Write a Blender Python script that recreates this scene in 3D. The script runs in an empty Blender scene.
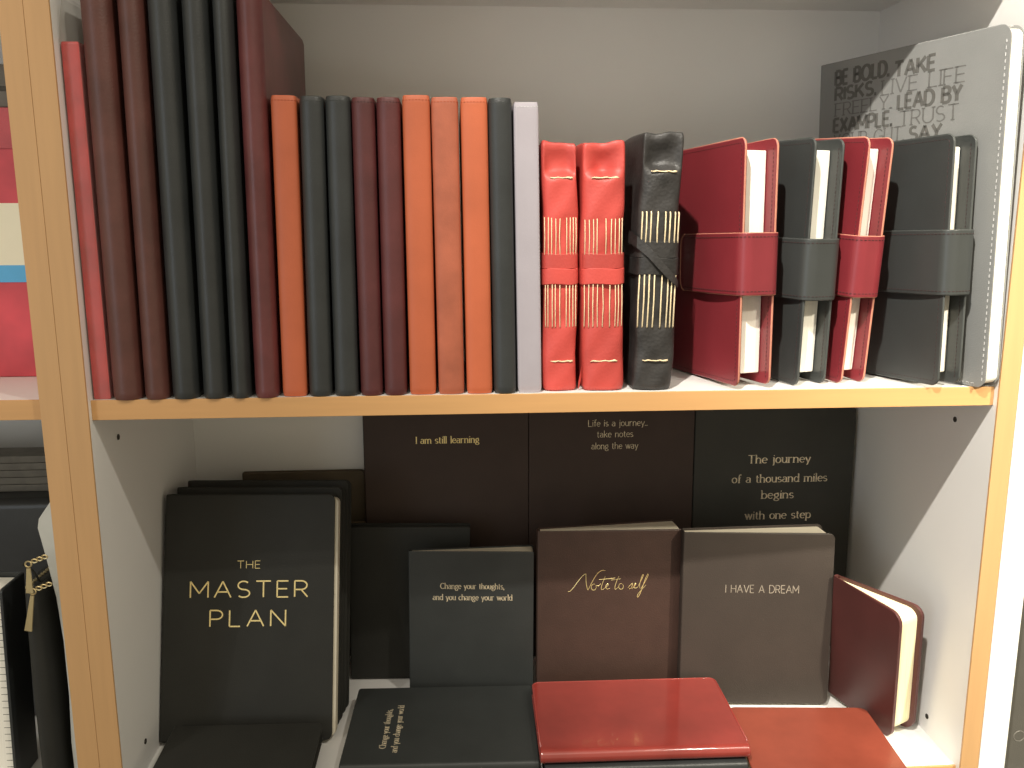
import bpy, bmesh, math, random
from mathutils import Matrix, Vector
random.seed(7)
PI = math.pi
scn = bpy.context.scene
COL = scn.collection
L = -.325; RR = .325            # inner faces of the bay
ZT, ZF = .311, -.311            # underside of the upper shelf, top of the lower shelf
DEPTH = .231

# ------------------------------------------------------------------ helpers
def link(name, me, parent=None):
    o = bpy.data.objects.new(name, me); COL.objects.link(o)
    if parent: o.parent = parent
    return o

def mesh_obj(name, verts, faces, mat, parent=None, bevel=0, smooth=False, seg=2):
    me = bpy.data.meshes.new(name); me.from_pydata([tuple(v) for v in verts], [], faces)
    bm = bmesh.new(); bm.from_mesh(me)
    bmesh.ops.recalc_face_normals(bm, faces=bm.faces); bm.to_mesh(me); bm.free()
    me.materials.append(mat)
    o = link(name, me, parent)
    if smooth:
        for f in me.polygons: f.use_smooth = True
    if bevel:
        b = o.modifiers.new('bevel', 'BEVEL'); b.width = bevel; b.segments = seg
        b.limit_method = 'ANGLE'; b.angle_limit = math.radians(40); b.harden_normals = False
        for f in me.polygons: f.use_smooth = True
        o.modifiers.new('wn', 'WEIGHTED_NORMAL').keep_sharp = True
    return o

class MB:
    def __init__(s): s.v = []; s.f = []
    def add(s, v, f):
        n = len(s.v); s.v += [tuple(a) for a in v]; s.f += [tuple(i + n for i in q) for q in f]
    def box(s, x0, x1, y0, y1, z0, z1):
        s.add([(x, y, z) for z in (z0, z1) for y in (y0, y1) for x in (x0, x1)],
              [(0, 2, 3, 1), (4, 5, 7, 6), (0, 1, 5, 4), (2, 6, 7, 3), (0, 4, 6, 2), (1, 3, 7, 5)])
    def tube(s, pts, r, n=8, closed=False):
        pts = [Vector(p) for p in pts]; rings = []; up = None
        for i, p in enumerate(pts):
            a = pts[i - 1] if (i or closed) else pts[i]; b = pts[(i + 1) % len(pts)] if (i < len(pts) - 1 or closed) else pts[i]
            t = (b - a).normalized()
            if up is None: up = t.orthogonal().normalized()
            up = (up - t * up.dot(t)).normalized(); w = t.cross(up)
            rr = r[i] if isinstance(r, (list, tuple)) else r
            rings.append([p + (up * math.cos(2 * PI * k / n) + w * math.sin(2 * PI * k / n)) * rr for k in range(n)])
        v = [q for ring in rings for q in ring]; f = []
        m = len(rings)
        for i in range(m if closed else m - 1):
            for k in range(n):
                j = (i + 1) % m
                f.append((i * n + k, i * n + (k + 1) % n, j * n + (k + 1) % n, j * n + k))
        if not closed: f += [tuple(range(n))[::-1], tuple((m - 1) * n + k for k in range(n))]
        s.add(v, f)
    def build(s, name, mat, parent=None, **k): return mesh_obj(name, s.v, s.f, mat, parent, **k)

def boxobj(name, a, mat, parent=None, bevel=0):
    m = MB(); m.box(*a); return m.build(name, mat, parent, bevel=bevel)

def thing(name, label, cat, M=None, group=None):
    o = bpy.data.objects.new(name, None); COL.objects.link(o); o.empty_display_size = .02
    if M is not None: o.matrix_world = M
    o['label'] = label; o['category'] = cat
    if group: o['group'] = group
    return o

# ------------------------------------------------------------------ materials
def nt(name):
    m = bpy.data.materials.new(name); m.use_nodes = True
    n = m.node_tree; b = n.nodes['Principled BSDF']; return m, n, b
def tex(n, scale, detail=3, st=(1, 1, 1), kind='ShaderNodeTexNoise', rough=.55):
    tc = n.nodes.new('ShaderNodeTexCoord'); mp = n.nodes.new('ShaderNodeMapping')
    oi = n.nodes.new('ShaderNodeObjectInfo'); ad = n.nodes.new('ShaderNodeVectorMath'); ad.operation = 'ADD'
    n.links.new(tc.outputs['Object'], ad.inputs[0])
    sc = n.nodes.new('ShaderNodeMath'); sc.operation = 'MULTIPLY'; sc.inputs[1].default_value = 7.0
    n.links.new(oi.outputs['Random'], sc.inputs[0]); n.links.new(sc.outputs[0], ad.inputs[1])
    mp.inputs['Scale'].default_value = st; n.links.new(ad.outputs[0], mp.inputs['Vector'])
    t = n.nodes.new(kind); t.inputs['Scale'].default_value = scale
    if kind == 'ShaderNodeTexNoise': t.inputs['Detail'].default_value = detail; t.inputs['Roughness'].default_value = rough
    n.links.new(mp.outputs[0], t.inputs['Vector']); return t
def leather(name, c, var=.25, rough=.45, grain=900, bump=.25, spec=.5, blotch=25, coat=0):
    m, n, b = nt(name)
    t = tex(n, blotch, 5)
    r = n.nodes.new('ShaderNodeValToRGB')
    r.color_ramp.elements[0].position = .3; r.color_ramp.elements[1].position = .72
    r.color_ramp.elements[0].color = (*[x * (1 - var) for x in c], 1)
    r.color_ramp.elements[1].color = (*[min(1, x * (1 + var)) for x in c], 1)
    n.links.new(t.outputs[0], r.inputs[0]); n.links.new(r.outputs[0], b.inputs['Base Color'])
    g = tex(n, grain, 2, kind='ShaderNodeTexVoronoi')
    bp = n.nodes.new('ShaderNodeBump'); bp.inputs['Strength'].default_value = bump; bp.inputs['Distance'].default_value = .0003
    n.links.new(g.outputs['Distance'], bp.inputs['Height']); n.links.new(bp.outputs[0], b.inputs['Normal'])
    b.inputs['Roughness'].default_value = rough; b.inputs['Specular IOR Level'].default_value = spec
    b.inputs['Coat Weight'].default_value = coat; b.inputs['Coat Roughness'].default_value = .18
    return m
def plain(name, c, rough=.6, var=.06, scale=60, spec=.5, metal=0, st=(1, 1, 1)):
    m, n, b = nt(name); t = tex(n, scale, 3, st)
    r = n.nodes.new('ShaderNodeValToRGB'); r.color_ramp.elements[0].position = .3; r.color_ramp.elements[1].position = .7
    r.color_ramp.elements[0].color = (*[x * (1 - var) for x in c], 1); r.color_ramp.elements[1].color = (*[min(1, x * (1 + var)) for x in c], 1)
    n.links.new(t.outputs[0], r.inputs[0]); n.links.new(r.outputs[0], b.inputs['Base Color'])
    b.inputs['Roughness'].default_value = rough; b.inputs['Specular IOR Level'].default_value = spec; b.inputs['Metallic'].default_value = metal
    return m
WHITE = plain('white_melamine', (.83, .82, .80), .38, .015, 8)
PAINT = plain('white_paint', (.93, .93, .90), .45, .01, 8)
WOODV = plain('beech_edge_upright', (.56, .330, .150), .5, .04, 30, st=(6, 6, .35))
WOODH = plain('beech_edge_shelf', (.62, .345, .140), .5, .04, 30, st=(.35, 6, 6))
PAPER = plain('cream_paper', (.92, .89, .81), .8, .035, 1400, spec=.2, st=(.01, 1, .01))
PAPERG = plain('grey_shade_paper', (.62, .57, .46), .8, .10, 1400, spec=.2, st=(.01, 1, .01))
PAPERY = plain('yellowish_paper', (.88, .80, .52), .75, .10, 1200, spec=.2, st=(.02, 1, .02))
GOLD = plain('gold_foil', (.95, .74, .34), .32, .12, 400, metal=.45)
DULLF = plain('dull_foil', (.36, .31, .25), .4, .3, 300, metal=.2)
GOLDP = plain('pale_foil', (.72, .62, .44), .35, .35, 300, metal=.4)
BRASS = plain('brass', (.62, .50, .27), .38, .05, 100, metal=.9)
HOLE = plain('dark_hole', (.03, .025, .02), .9, .02, 10)
BLACK = leather('black_leather', (.030, .033, .034), .2, .40)
BLACKM = leather('black_matt_leather', (.022, .022, .019), .12, .62, bump=.15, spec=.35)
BLACKSLATE = leather('slate_black_leather', (.027, .030, .029), .15, .55, bump=.15)
BROWNT = leather('dark_brown_leather', (.105, .038, .031), .3, .42)
MAROON = leather('maroon_leather', (.125, .034, .035), .3, .36)
OXBLOOD = leather('oxblood_leather', (.100, .025, .026), .25, .42)
ORANGE = leather('orange_leather', (.50, .120, .050), .12, .5, bump=.12, blotch=18)
ORANGED = leather('worn_orange_leather', (.40, .110, .058), .18, .55, bump=.15, blotch=40)
LILAC = leather('lilac_grey_leather', (.38, .35, .39), .05, .55, bump=.1)
REDWRAP = leather('soft_red_leather', (.52, .066, .054), .18, .5, bump=.3, grain=500, blotch=14)
BLACKWRAP = leather('distressed_black_leather', (.030, .028, .027), .5, .5, bump=.6, grain=420, blotch=60)
CRIMSON = leather('crimson_leather', (.215, .026, .034), .08, .33, bump=.10, grain=1200)
TAN = plain('tan_cut_edge', (.50, .21, .14), .7, .1, 200)
TABBLACK = leather('tab_black_leather', (.042, .046, .045), .1, .36, bump=.10, grain=1200)
BLKEDGE = plain('black_cut_edge', (.05, .055, .052), .6, .1, 200)
GREYC = leather('grey_cover', (.235, .24, .235), .05, .6, bump=.2, grain=1000)
DEBOSS = plain('deboss_grey', (.115, .113, .105), .6, .08, 300)
DEBOSSL = plain('deboss_grey_light', (.140, .139, .132), .6, .08, 300)
COFFEE = leather('coffee_cover', (.055, .036, .029), .08, .6, bump=.15, grain=1100, spec=.3)
CHAR = leather('charcoal_cover', (.044, .043, .036), .08, .6, bump=.15, grain=1100, spec=.3)
NOTE = leather('warm_brown_cover', (.050, .025, .018), .10, .55, bump=.35, grain=800, blotch=60)
DREAM = leather('taupe_brown_cover', (.040, .030, .024), .10, .6, bump=.2, grain=1000)
WINE = leather('wine_cover', (.085, .026, .024), .15, .40, bump=.12)
REDGL = leather('glossy_red_leather', (.27, .038, .030), .25, .17, bump=.02, grain=1200, blotch=12, coat=1)
REDGL.node_tree.nodes['Principled BSDF'].inputs['Coat Roughness'].default_value = .09
RUST = leather('rust_red_leather', (.25, .056, .034), .2, .26, bump=.06, blotch=14)
KRAFT = plain('kraft_cover', (.10, .075, .045), .7, .1, 50)
THREAD = plain('waxed_thread', (.80, .66, .42), .7, .15, 300)
STITCHD = plain('dark_stitch', (.05, .02, .02), .8, .1, 300)
STITCHO = plain('orange_stitch', (.38, .07, .02), .8, .1, 300)
STITCHG = plain('grey_stitch', (.50, .50, .50), .8, .1, 300)
REDBOX = plain('red_printed_card', (.62, .065, .085), .5, .22, 20)
REDSLIM = leather('bright_red_cover', (.56, .05, .05), .25, .3, bump=.1, blotch=40)
CREAM = plain('cream_label', (.85, .80, .62), .6, .03, 20)
BLUE = plain('sky_blue_band', (.10, .42, .75), .5, .08, 30)
TISSUE = plain('lavender_tissue', (.30, .27, .31), .7, .15, 40)
PLASTW = plain('white_pouch_lining', (.62, .62, .58), .35, .08, 30)
ALBUM = plain('dark_album_card', (.15, .135, .11), .6, .15, 100)
ALBUME = plain('album_page_edge', (.05, .045, .035), .7, .15, 300)
FLOORM = plain('shop_carpet', (.25, .22, .19), .9, .2, 200)
WALLM = plain('shop_wall', (.55, .52, .47), .8, .03, 5)
def film():
    m, n, b = nt('clear_wrap'); out = n.nodes['Material Output']
    tr = n.nodes.new('ShaderNodeBsdfTransparent'); tr.inputs[0].default_value = (.93, .93, .92, 1)
    mx = n.nodes.new('ShaderNodeMixShader'); mx.inputs[0].default_value = .09
    b.inputs['Base Color'].default_value = (.75, .75, .72, 1); b.inputs['Roughness'].default_value = .12
    t = tex(n, 60, 3); bp = n.nodes.new('ShaderNodeBump'); bp.inputs['Strength'].default_value = .8; bp.inputs['Distance'].default_value = .002
    n.links.new(t.outputs[0], bp.inputs['Height']); n.links.new(bp.outputs[0], b.inputs['Normal'])
    n.links.new(tr.outputs[0], mx.inputs[1]); n.links.new(b.outputs[0], mx.inputs[2]); n.links.new(mx.outputs[0], out.inputs[0])
    return m
FILM = film()

# ------------------------------------------------------------------ stroke lettering
def arc(cx, cy, rx, ry, a0, a1, n=10):
    return [(cx + rx * math.cos(math.radians(a0 + (a1 - a0) * i / n)), cy + ry * math.sin(math.radians(a0 + (a1 - a0) * i / n))) for i in range(n + 1)]
CAP = {
 'A': (5.6, [[(0, 0), (2.8, 7)], [(2.8, 7), (5.6, 0)], [(1, 2.4), (4.6, 2.4)]]),
 'B': (4.4, [[(0, 0), (0, 7)], [(0, 7)] + arc(2.3, 5.35, 1.7, 1.65, 90, -90) + [(0, 3.7)], [(0, 3.7)] + arc(2.5, 1.85, 1.9, 1.85, 90, -90) + [(0, 0)]]),
 'C': (5.4, [arc(3.2, 3.5, 3.2, 3.5, 45, 315, 16)]),
 'D': (5.2, [[(0, 0), (0, 7)], [(0, 7)] + arc(2, 3.5, 3.2, 3.5, 90, -90, 14) + [(0, 0)]]),
 'E': (3.8, [[(0, 0), (0, 7)], [(0, 7), (3.8, 7)], [(0, 3.6), (3.4, 3.6)], [(0, 0), (3.8, 0)]]),
 'F': (3.7, [[(0, 0), (0, 7)], [(0, 7), (3.7, 7)], [(0, 3.6), (3.2, 3.6)]]),
 'G': (5.8, [arc(3.2, 3.5, 3.2, 3.5, 45, 360, 18), [(6.2, 3.4), (3.6, 3.4)]]),
 'H': (5.0, [[(0, 0), (0, 7)], [(5, 0), (5, 7)], [(0, 3.6), (5, 3.6)]]),
 'I': (0.2, [[(0.1, 0), (0.1, 7)]]),
 'K': (4.6, [[(0, 0), (0, 7)], [(4.4, 7), (0, 2.8)], [(1.5, 4.2), (4.7, 0)]]),
 'L': (3.6, [[(0, 0), (0, 7)], [(0, 0), (3.6, 0)]]),
 'M': (6.0, [[(0, 0), (0, 7)], [(0, 7), (3, 1.8)], [(3, 1.8), (6, 7)], [(6, 7), (6, 0)]]),
 'N': (5.0, [[(0, 0), (0, 7)], [(0, 7), (5, 0)], [(5, 0), (5, 7)]]),
 'O': (6.4, [arc(3.2, 3.5, 3.2, 3.5, 0, 360, 22)]),
 'P': (4.2, [[(0, 0), (0, 7)], [(0, 7)] + arc(2.2, 5.1, 2.0, 1.9, 90, -90) + [(0, 3.2)]]),
 'R': (4.4, [[(0, 0), (0, 7)], [(0, 7)] + arc(2.2, 5.1, 2.0, 1.9, 90, -90) + [(0, 3.2)], [(2.2, 3.2), (4.4, 0)]]),
 'S': (4.2, [arc(2.1, 5.2, 1.9, 1.8, 40, 270, 10) + arc(2.1, 1.7, 2.1, 1.7, 90, -140, 10)]),
 'T': (5.0, [[(2.5, 0), (2.5, 7)], [(0, 7), (5, 7)]]),
 'U': (5.0, [[(0, 7), (0, 2.4)] + arc(2.5, 2.4, 2.5, 2.4, 180, 360, 12) + [(5, 7)]]),
 'V': (5.2, [[(0, 7), (2.6, 0)], [(2.6, 0), (5.2, 7)]]),
 'X': (4.8, [[(0, 0), (4.8, 7)], [(0, 7), (4.8, 0)]]),
 'Y': (5.0, [[(0, 7), (2.5, 3.2)], [(5, 7), (2.5, 3.2)], [(2.5, 3.2), (2.5, 0)]]),
 '.': (0.3, [[(0, 0), (.3, 0), (.3, .3), (0, .3), (0, 0)]]), ',': (0.4, [[(.3, .4), (0, -1.2)]]), ' ': (2.6, []),
}
def bowl(cx=1.9): return arc(cx, 2.3, 1.9, 2.3, 0, 360, 16)
LOW = {
 'a': (3.7, [arc(1.7, 3.5, 1.5, 1.1, 150, 0, 8) + [(3.2, .5), (3.7, 0)], arc(1.7, 1.35, 1.6, 1.35, 70, 330, 12)]),
 'b': (3.9, [[(.2, 7.2), (.2, 0)], arc(2.0, 2.3, 1.8, 2.3, 150, -150, 14)]),
 'c': (3.2, [arc(1.9, 2.3, 1.9, 2.3, 50, 310, 12)]),
 'd': (4.0, [[(3.7, 7.2), (3.7, 0)], arc(1.9, 2.3, 1.8, 2.3, 30, 330, 14)]),
 'e': (3.6, [[(.1, 2.5), (3.6, 2.5)] + arc(1.85, 2.5, 1.75, 2.1, 0, 180, 9) + arc(1.9, 2.3, 1.9, 2.3, 180, 315, 8)]),
 'f': (2.4, [[(1, 0), (1, 5.8)] + arc(2.1, 5.9, 1.1, 1.4, 180, 50, 6), [(0, 4.5), (2.2, 4.5)]]),
 'g': (3.7, [arc(1.8, 2.9, 1.5, 1.6, 0, 360, 14), arc(2.7, 3.9, 1, .8, 180, 40, 4), [(.9, 1.5), (.5, .7)] + [(2.6, .3)] + arc(1.8, -1.0, 1.8, 1.1, 60, -180, 12) + [(.7, .3)]]),
 'h': (4.1, [[(.3, 0), (.3, 7.2)], arc(2, 3, 1.6, 1.6, 170, 0, 8) + [(3.6, 0)]]),
 'i': (1.0, [[(.5, 0), (.5, 4.6)], [(.3, 6.2), (.7, 6.2), (.7, 6.6), (.3, 6.6)]]),
 'j': (1.4, [[(.9, 4.6), (.9, -1)] + arc(0, -1, .9, 1.1, 0, -90, 5), [(.7, 6.2), (1.1, 6.2), (1.1, 6.6), (.7, 6.6)]]),
 'k': (3.8, [[(.3, 0), (.3, 7.2)], [(3.4, 4.6), (.3, 2)], [(1.4, 2.9), (3.7, 0)]]),
 'l': (1.0, [[(.5, 0), (.5, 7.2)]]),
 'm': (6.7, [[(.3, 0), (.3, 4.6)], arc(1.75, 3, 1.45, 1.6, 165, 0, 7) + [(3.2, 0)], arc(4.75, 3, 1.5, 1.6, 165, 0, 7) + [(6.25, 0)]]),
 'n': (4.1, [[(.3, 0), (.3, 4.6)], arc(2, 3, 1.6, 1.6, 165, 0, 8) + [(3.6, 0)]]),
 'o': (3.8, [bowl()]),
 'p': (3.9, [[(.3, -2.2), (.3, 4.6)], arc(2.0, 2.3, 1.8, 2.3, 150, -150, 14)]),
 'r': (2.9, [[(.3, 0), (.3, 4.6)], arc(1.9, 3.1, 1.5, 1.5, 165, 50, 5)]),
 's': (3.0, [arc(1.5, 3.45, 1.3, 1.15, 30, 270, 9) + arc(1.5, 1.15, 1.4, 1.15, 90, -145, 9)]),
 't': (2.4, [[(.9, 6.2), (.9, 1.1)] + arc(1.8, 1.1, .9, 1.1, 180, 300, 6), [(0, 4.5), (2.2, 4.5)]]),
 'u': (4.1, [[(.4, 4.6), (.4, 1.6)] + arc(1.9, 1.6, 1.5, 1.6, 180, 350, 8), [(3.7, 4.6), (3.7, 0)]]),
 'v': (3.6, [[(0, 4.6), (1.8, 0)], [(1.8, 0), (3.6, 4.6)]]),
 'w': (5.4, [[(0, 4.6), (1.4, 0)], [(1.4, 0), (2.7, 4.6)], [(2.7, 4.6), (4.0, 0)], [(4.0, 0), (5.4, 4.6)]]),
 'y': (3.7, [[(0, 4.6), (1.9, .2)], [(3.7, 4.6), (1.6, -1.2)] + arc(.8, -1.2, .8, .9, 0, -100, 4)]),
}
GLY = dict(CAP); GLY.update(LOW)
def text_strokes(s, gap):
    x = 0; out = []
    for ch in s:
        w, st = GLY[ch]
        for pl in st: out.append([(a + x, b) for a, b in pl])
        x += w + gap
    return out, x - gap
def lettering(parent, lines, mat, y, up=1, name='lettering'):
    """lines: (text, u_left, u_right, baseline_z, cap_height, style); drawn on the local plane y, facing -y"""
    mb = MB(); H = .00015
    for (s, u0, u1, z0, cap, style) in lines:
        gap, thick, thin, serif, slant = style
        st, w = text_strokes(s, gap); k = cap / 7.0; kx = (u1 - u0) / w
        def P(a, b): return (u0 + (a + slant * b) * kx, z0 + b * k)
        ribs = []
        for pl in st:
            if len(pl) == 2 and pl[0] == pl[1]: continue
            ribs.append((pl, None))
            if serif:
                for e, nb in ((pl[0], pl[1]), (pl[-1], pl[-2])):
                    if abs(e[0] - nb[0]) < .35 * abs(e[1] - nb[1]) and any(abs(e[1] - q) < .15 for q in (0, 7, 7.2, 4.6, -2.2)):
                        hw = serif
                        ribs.append(([(e[0] - hw, e[1]), (e[0] + hw * (1 if e[1] < 1 or e[1] == 7 else .3), e[1])], thin * 1.1))
        for pl, fixed in ribs:
            pts = [P(*q) for q in pl]; n = len(pts); A = []; closed = n > 4 and pl[0] == pl[-1]
            for i in range(n):
                a = pts[i - 1] if i else (pts[-2] if closed else pts[0])
                b = pts[i + 1] if i < n - 1 else (pts[1] if closed else pts[-1])
                dx, dz = b[0] - a[0], b[1] - a[1]; l = math.hypot(dx, dz) or 1
                dx /= l; dz /= l
                wd = fixed if fixed else thin + (thick - thin) * abs(dz) ** 1.5
                wd *= k / 2
                A.append((pts[i][0], pts[i][1], -dz * wd, dx * wd))
            v = []; f = []
            for (px, pz, nx, nz) in A:
                v += [(px + nx, y - H, pz + nz), (px - nx, y - H, pz - nz), (px - nx, y, pz - nz), (px + nx, y, pz + nz)]
            for i in range(n - 1):
                a, b = i * 4, i * 4 + 4
                for q in range(4): f.append((a + q, a + (q + 1) % 4, b + (q + 1) % 4, b + q))
            f += [(0, 1, 2, 3), tuple((n - 1) * 4 + q for q in (3, 2, 1, 0))]
            mb.add(v, f)
    return mb.build(name, mat, parent)
SANS = (1.9, .55, .55, 0, 0); SANSB = (1.35, 2.05, 1.45, 0, 0); SANSM = (1.5, .62, .62, 0, 0)
SERIF = (1.0, 1.12, .46, .8, 0); SERIFT = (1.4, .95, .55, .9, 0); HAND = (.9, .62, .42, .3, 0); SCRIPT = (.35, .62, .38, 0, .42)

# ------------------------------------------------------------------ the book builder
def levels(h, r, ch):
    z = [0, ch]
    if r > ch * 1.01: z += [r * (1 - math.cos(PI / 2 * k / 6)) for k in range(1, 7) if r * (1 - math.cos(PI / 2 * k / 6)) > ch * 1.2]
    z = sorted(set(round(a, 6) for a in z)); z = [0] + [a for a in z if a > 1e-5]
    mid = [z[-1] + (h - 2 * z[-1]) * k / 8 for k in range(1, 8)]
    return z + mid + [h - a for a in reversed(z)]
def xmax(w, h, z, r):
    d = min(z, h - z)
    if d >= r: return w
    return w - r + math.sqrt(max(0, r * r - (r - d) ** 2))
def cover_mesh(name, parent, mat, w, h, t, c=.0022, b=.003, r=.004, flare=1, ns=10, sup=2.6, topch=.0012, warp=0, seed=0, bevel=.0005):
    """U shaped cover: back board at y=0, front board at y=-t, spine bulging to x=-b."""
    rnd = random.Random(seed); ph = [rnd.uniform(0, 6.28) for _ in range(6)]
    Z = levels(h, r, topch); verts = []; NB = 7
    def path(off, xm, sq):
        pts = []
        tt = t / 2 - off
        xe = .0
        for k in range(NB + 1): pts.append((xm + (xe - xm) * k / NB, -t / 2 - tt))
        for k in range(1, ns):
            a = -PI / 2 - PI * k / ns
            ca, sa = math.cos(a), math.sin(a)
            x = -abs(ca) ** (2 / sup) * (b if off == 0 else max(b - off, .0002)); y = (abs(sa) ** (2 / sup)) * (1 if sa > 0 else -1) * tt
            pts.append((xe + x, -t / 2 + y))
        for k in range(NB + 1): pts.append((xe + (xm - xe) * k / NB, -t / 2 + tt))
        return pts
    for zi, z in enumerate(Z):
        xm = xmax(w, h, z, r); d = min(z, h - z); sh = (1 - d / topch) * .0 if d < topch else 0
        e = .0006 * (1 - d / topch) if d < topch else 0
        po = path(e, xm, 0); pi = path(c, xm, 0)
        for (x, y) in po + pi[::-1]:
            sx = max(0, min(1, x / w)); f = flare + (1 - flare) * sx
            yy = -t + (y + t) * f
            if warp: yy += warp * (math.sin(z * 40 + ph[0]) + .6 * math.sin(z * 95 + ph[1] + x * 30)) ; x += warp * .7 * math.sin(z * 55 + ph[2] + y * 60)
            zz = z + (warp * 1.0 * math.sin(x * 60 + y * 150 + ph[3]) if warp and z > h * .5 else 0)
            verts.append((x, yy, zz))
    n = 2 * (2 * (NB + 1) + ns - 1); faces = []
    for i in range(len(Z) - 1):
        for k in range(n):
            faces.append((i * n + k, i * n + (k + 1) % n, (i + 1) * n + (k + 1) % n, (i + 1) * n + k))
    hn = n // 2
    for base in (0, (len(Z) - 1) * n):
        for k in range(hn - 1): faces.append((base + k, base + k + 1, base + n - 2 - k, base + n - 1 - k))
    return mesh_obj(name, verts, faces, mat, parent, bevel=bevel)
def pages_mesh(parent, mat, w, h, t, c, r, o=.003, oz=.003, flare=1, x0=.001, name='page_block', slot=0):
    Z = [oz + a for a in levels(h - 2 * oz, r, .0006)]; verts = []; faces = []
    for z in Z:
        xm = xmax(w - o, h - 2 * oz, z - oz, r)
        for (x, y) in ((x0, -c - slot), (xm, -c - slot), (xm + .0004, -t / 2), (xm, -t + c + slot), (x0, -t + c + slot)):
            f = flare + (1 - flare) * max(0, min(1, x / w)); verts.append((x, -t + (y + t) * f, z))
    n = 5
    for i in range(len(Z) - 1):
        for k in range(n): faces.append((i * n + k, i * n + (k + 1) % n, (i + 1) * n + (k + 1) % n, (i + 1) * n + k))
    faces += [tuple(range(n))[::-1], tuple((len(Z) - 1) * n + k for k in range(n))]
    return mesh_obj(name, verts, faces, mat, parent)
def dashes(parent, pts, mat, name='stitching', ln=.0016, gap=.0012, rad=.00028):
    """a row of stitches along a polyline"""
    mb = MB(); pts = [Vector(p) for p in pts]; acc = 0; pos = 0
    segs = [(pts[i], pts[i + 1]) for i in range(len(pts) - 1)]; tot = sum((b - a).length for a, b in segs)
    def at(s):
        for a, b in segs:
            l = (b - a).length
            if s <= l: return a.lerp(b, s / l if l else 0)
            s -= l
        return segs[-1][1]
    s = 0
    while s + ln < tot:
        mb.tube([at(s), at(s + ln / 2), at(s + ln)], rad, 5); s += ln + gap
    return mb.build(name, mat, parent)
def pose(X, Y, z0, rz, Ln=0, S=0):
    return Matrix.Translation((X, Y, z0)) @ Matrix.Rotation(rz, 4, 'Z') @ Matrix.Rotation(-Ln, 4, 'X') @ Matrix.Rotation(S, 4, 'Y')
UP = Matrix(((0, -1, 0, 0), (1, 0, 0, 0), (0, 0, 1, 0), (0, 0, 0, 1)))         # spine towards the viewer
def lie(X, Y, z, rz, wx, dy):   # lying on its back cover, spine to the viewer, head to the left; X,Y = its far left corner
    base = Matrix(((0, 0, -1, wx), (1, 0, 0, -dy), (0, -1, 0, 0), (0, 0, 0, 1)))
    return pose(X, Y, z, rz) @ base

# ------------------------------------------------------------------ the setting
def struct(o): o['kind'] = 'structure'; return o
struct(boxobj('wall_back', (-1.9, 2.1, .26, .36, -1.02, 1.6), WALLM))
struct(boxobj('floor', (-1.9, 2.1, -2.6, .26, -1.08, -1.02), FLOORM))

# ------------------------------------------------------------------ the bookcases
def panel(x0, x1, parent, edge=WOODV, body=WHITE):
    p = boxobj('side_panel', (x0, x1, .002, .250, -1.02, .72), body, parent)
    boxobj('edge_band', (x0, x1, 0, .002, -1.02, .72), edge, p, bevel=.0002)
    return p
def shelf(x0, x1, z1, parent, t=.014, body=WHITE, edge=WOODH):
    s = boxobj('shelf', (x0, x1, .008, .231, z1 - t, z1), body, parent)
    boxobj('edge_band', (x0, x1, .006, .008, z1 - t, z1), edge, s, bevel=.0003)
    return s
bc = thing('bookcase', 'white bookcase bay with beech edged shelves holding the leather journals', 'bookcase', Matrix.Translation((0, 0, -1.02)))
def keep(parent):      # children are built in world coordinates
    inv = parent.matrix_world.inverted()
    for ch in parent.children: ch.matrix_parent_inverse = inv
pl = panel(L - .0158, L, bc); pr = panel(RR, RR + .0145, bc)
for z in (ZT + .014, 0, ZF, -.64, .70): shelf(L, RR, z, bc)
boxobj('back_panel', (L, RR, .231, .237, -1.02, .72), WHITE, bc)
boxobj('plinth', (L, RR, .02, .034, -1.02, -.95), WHITE, bc)
def pin(x, y, z, sgn, par):
    mb = MB(); mb.tube([(x, y, z), (x + sgn * .0006, y, z)], .0022, 12); mb.build('shelf_pin_hole', HOLE, par)
for z in (-.0365, -.2873): pin(L, .048, z, 1, pl)
for z in (-.0354, -.2956): pin(RR, .052, z, -1, pr)
keep(bc)
lb = thing('bookcase', 'neighbouring white bookcase on the left, with a red box on its shelf', 'bookcase', Matrix.Translation((-.6, 0, -1.02)))
panel(L - .0315, L - .0160, lb)
panel(-.995, -.980, lb)
for z in (ZT + .014, 0.0, ZF, -.64, .70): shelf(-.98, L - .0315, z + (.001 if z == 0 else 0), lb)
boxobj('back_panel', (-.98, L - .0315, .231, .237, -1.02, .72), WHITE, lb); keep(lb)
rb = thing('bookcase', 'white painted bookcase at the right edge, holding a dark folder', 'bookcase', Matrix.Translation((.7, 0, -1.02)))
panel(RR + .0150, RR + .0365, rb, PAINT, PAINT); panel(1.03, 1.0515, rb, PAINT, PAINT)
for z in (ZT + .014, ZF - .02, -.64, .70): shelf(RR + .0365, 1.03, z, rb, body=PAINT, edge=PAINT)
boxobj('back_panel', (RR + .0365, 1.03, .231, .237, -1.02, .72), PAINT, rb); keep(rb)

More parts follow.
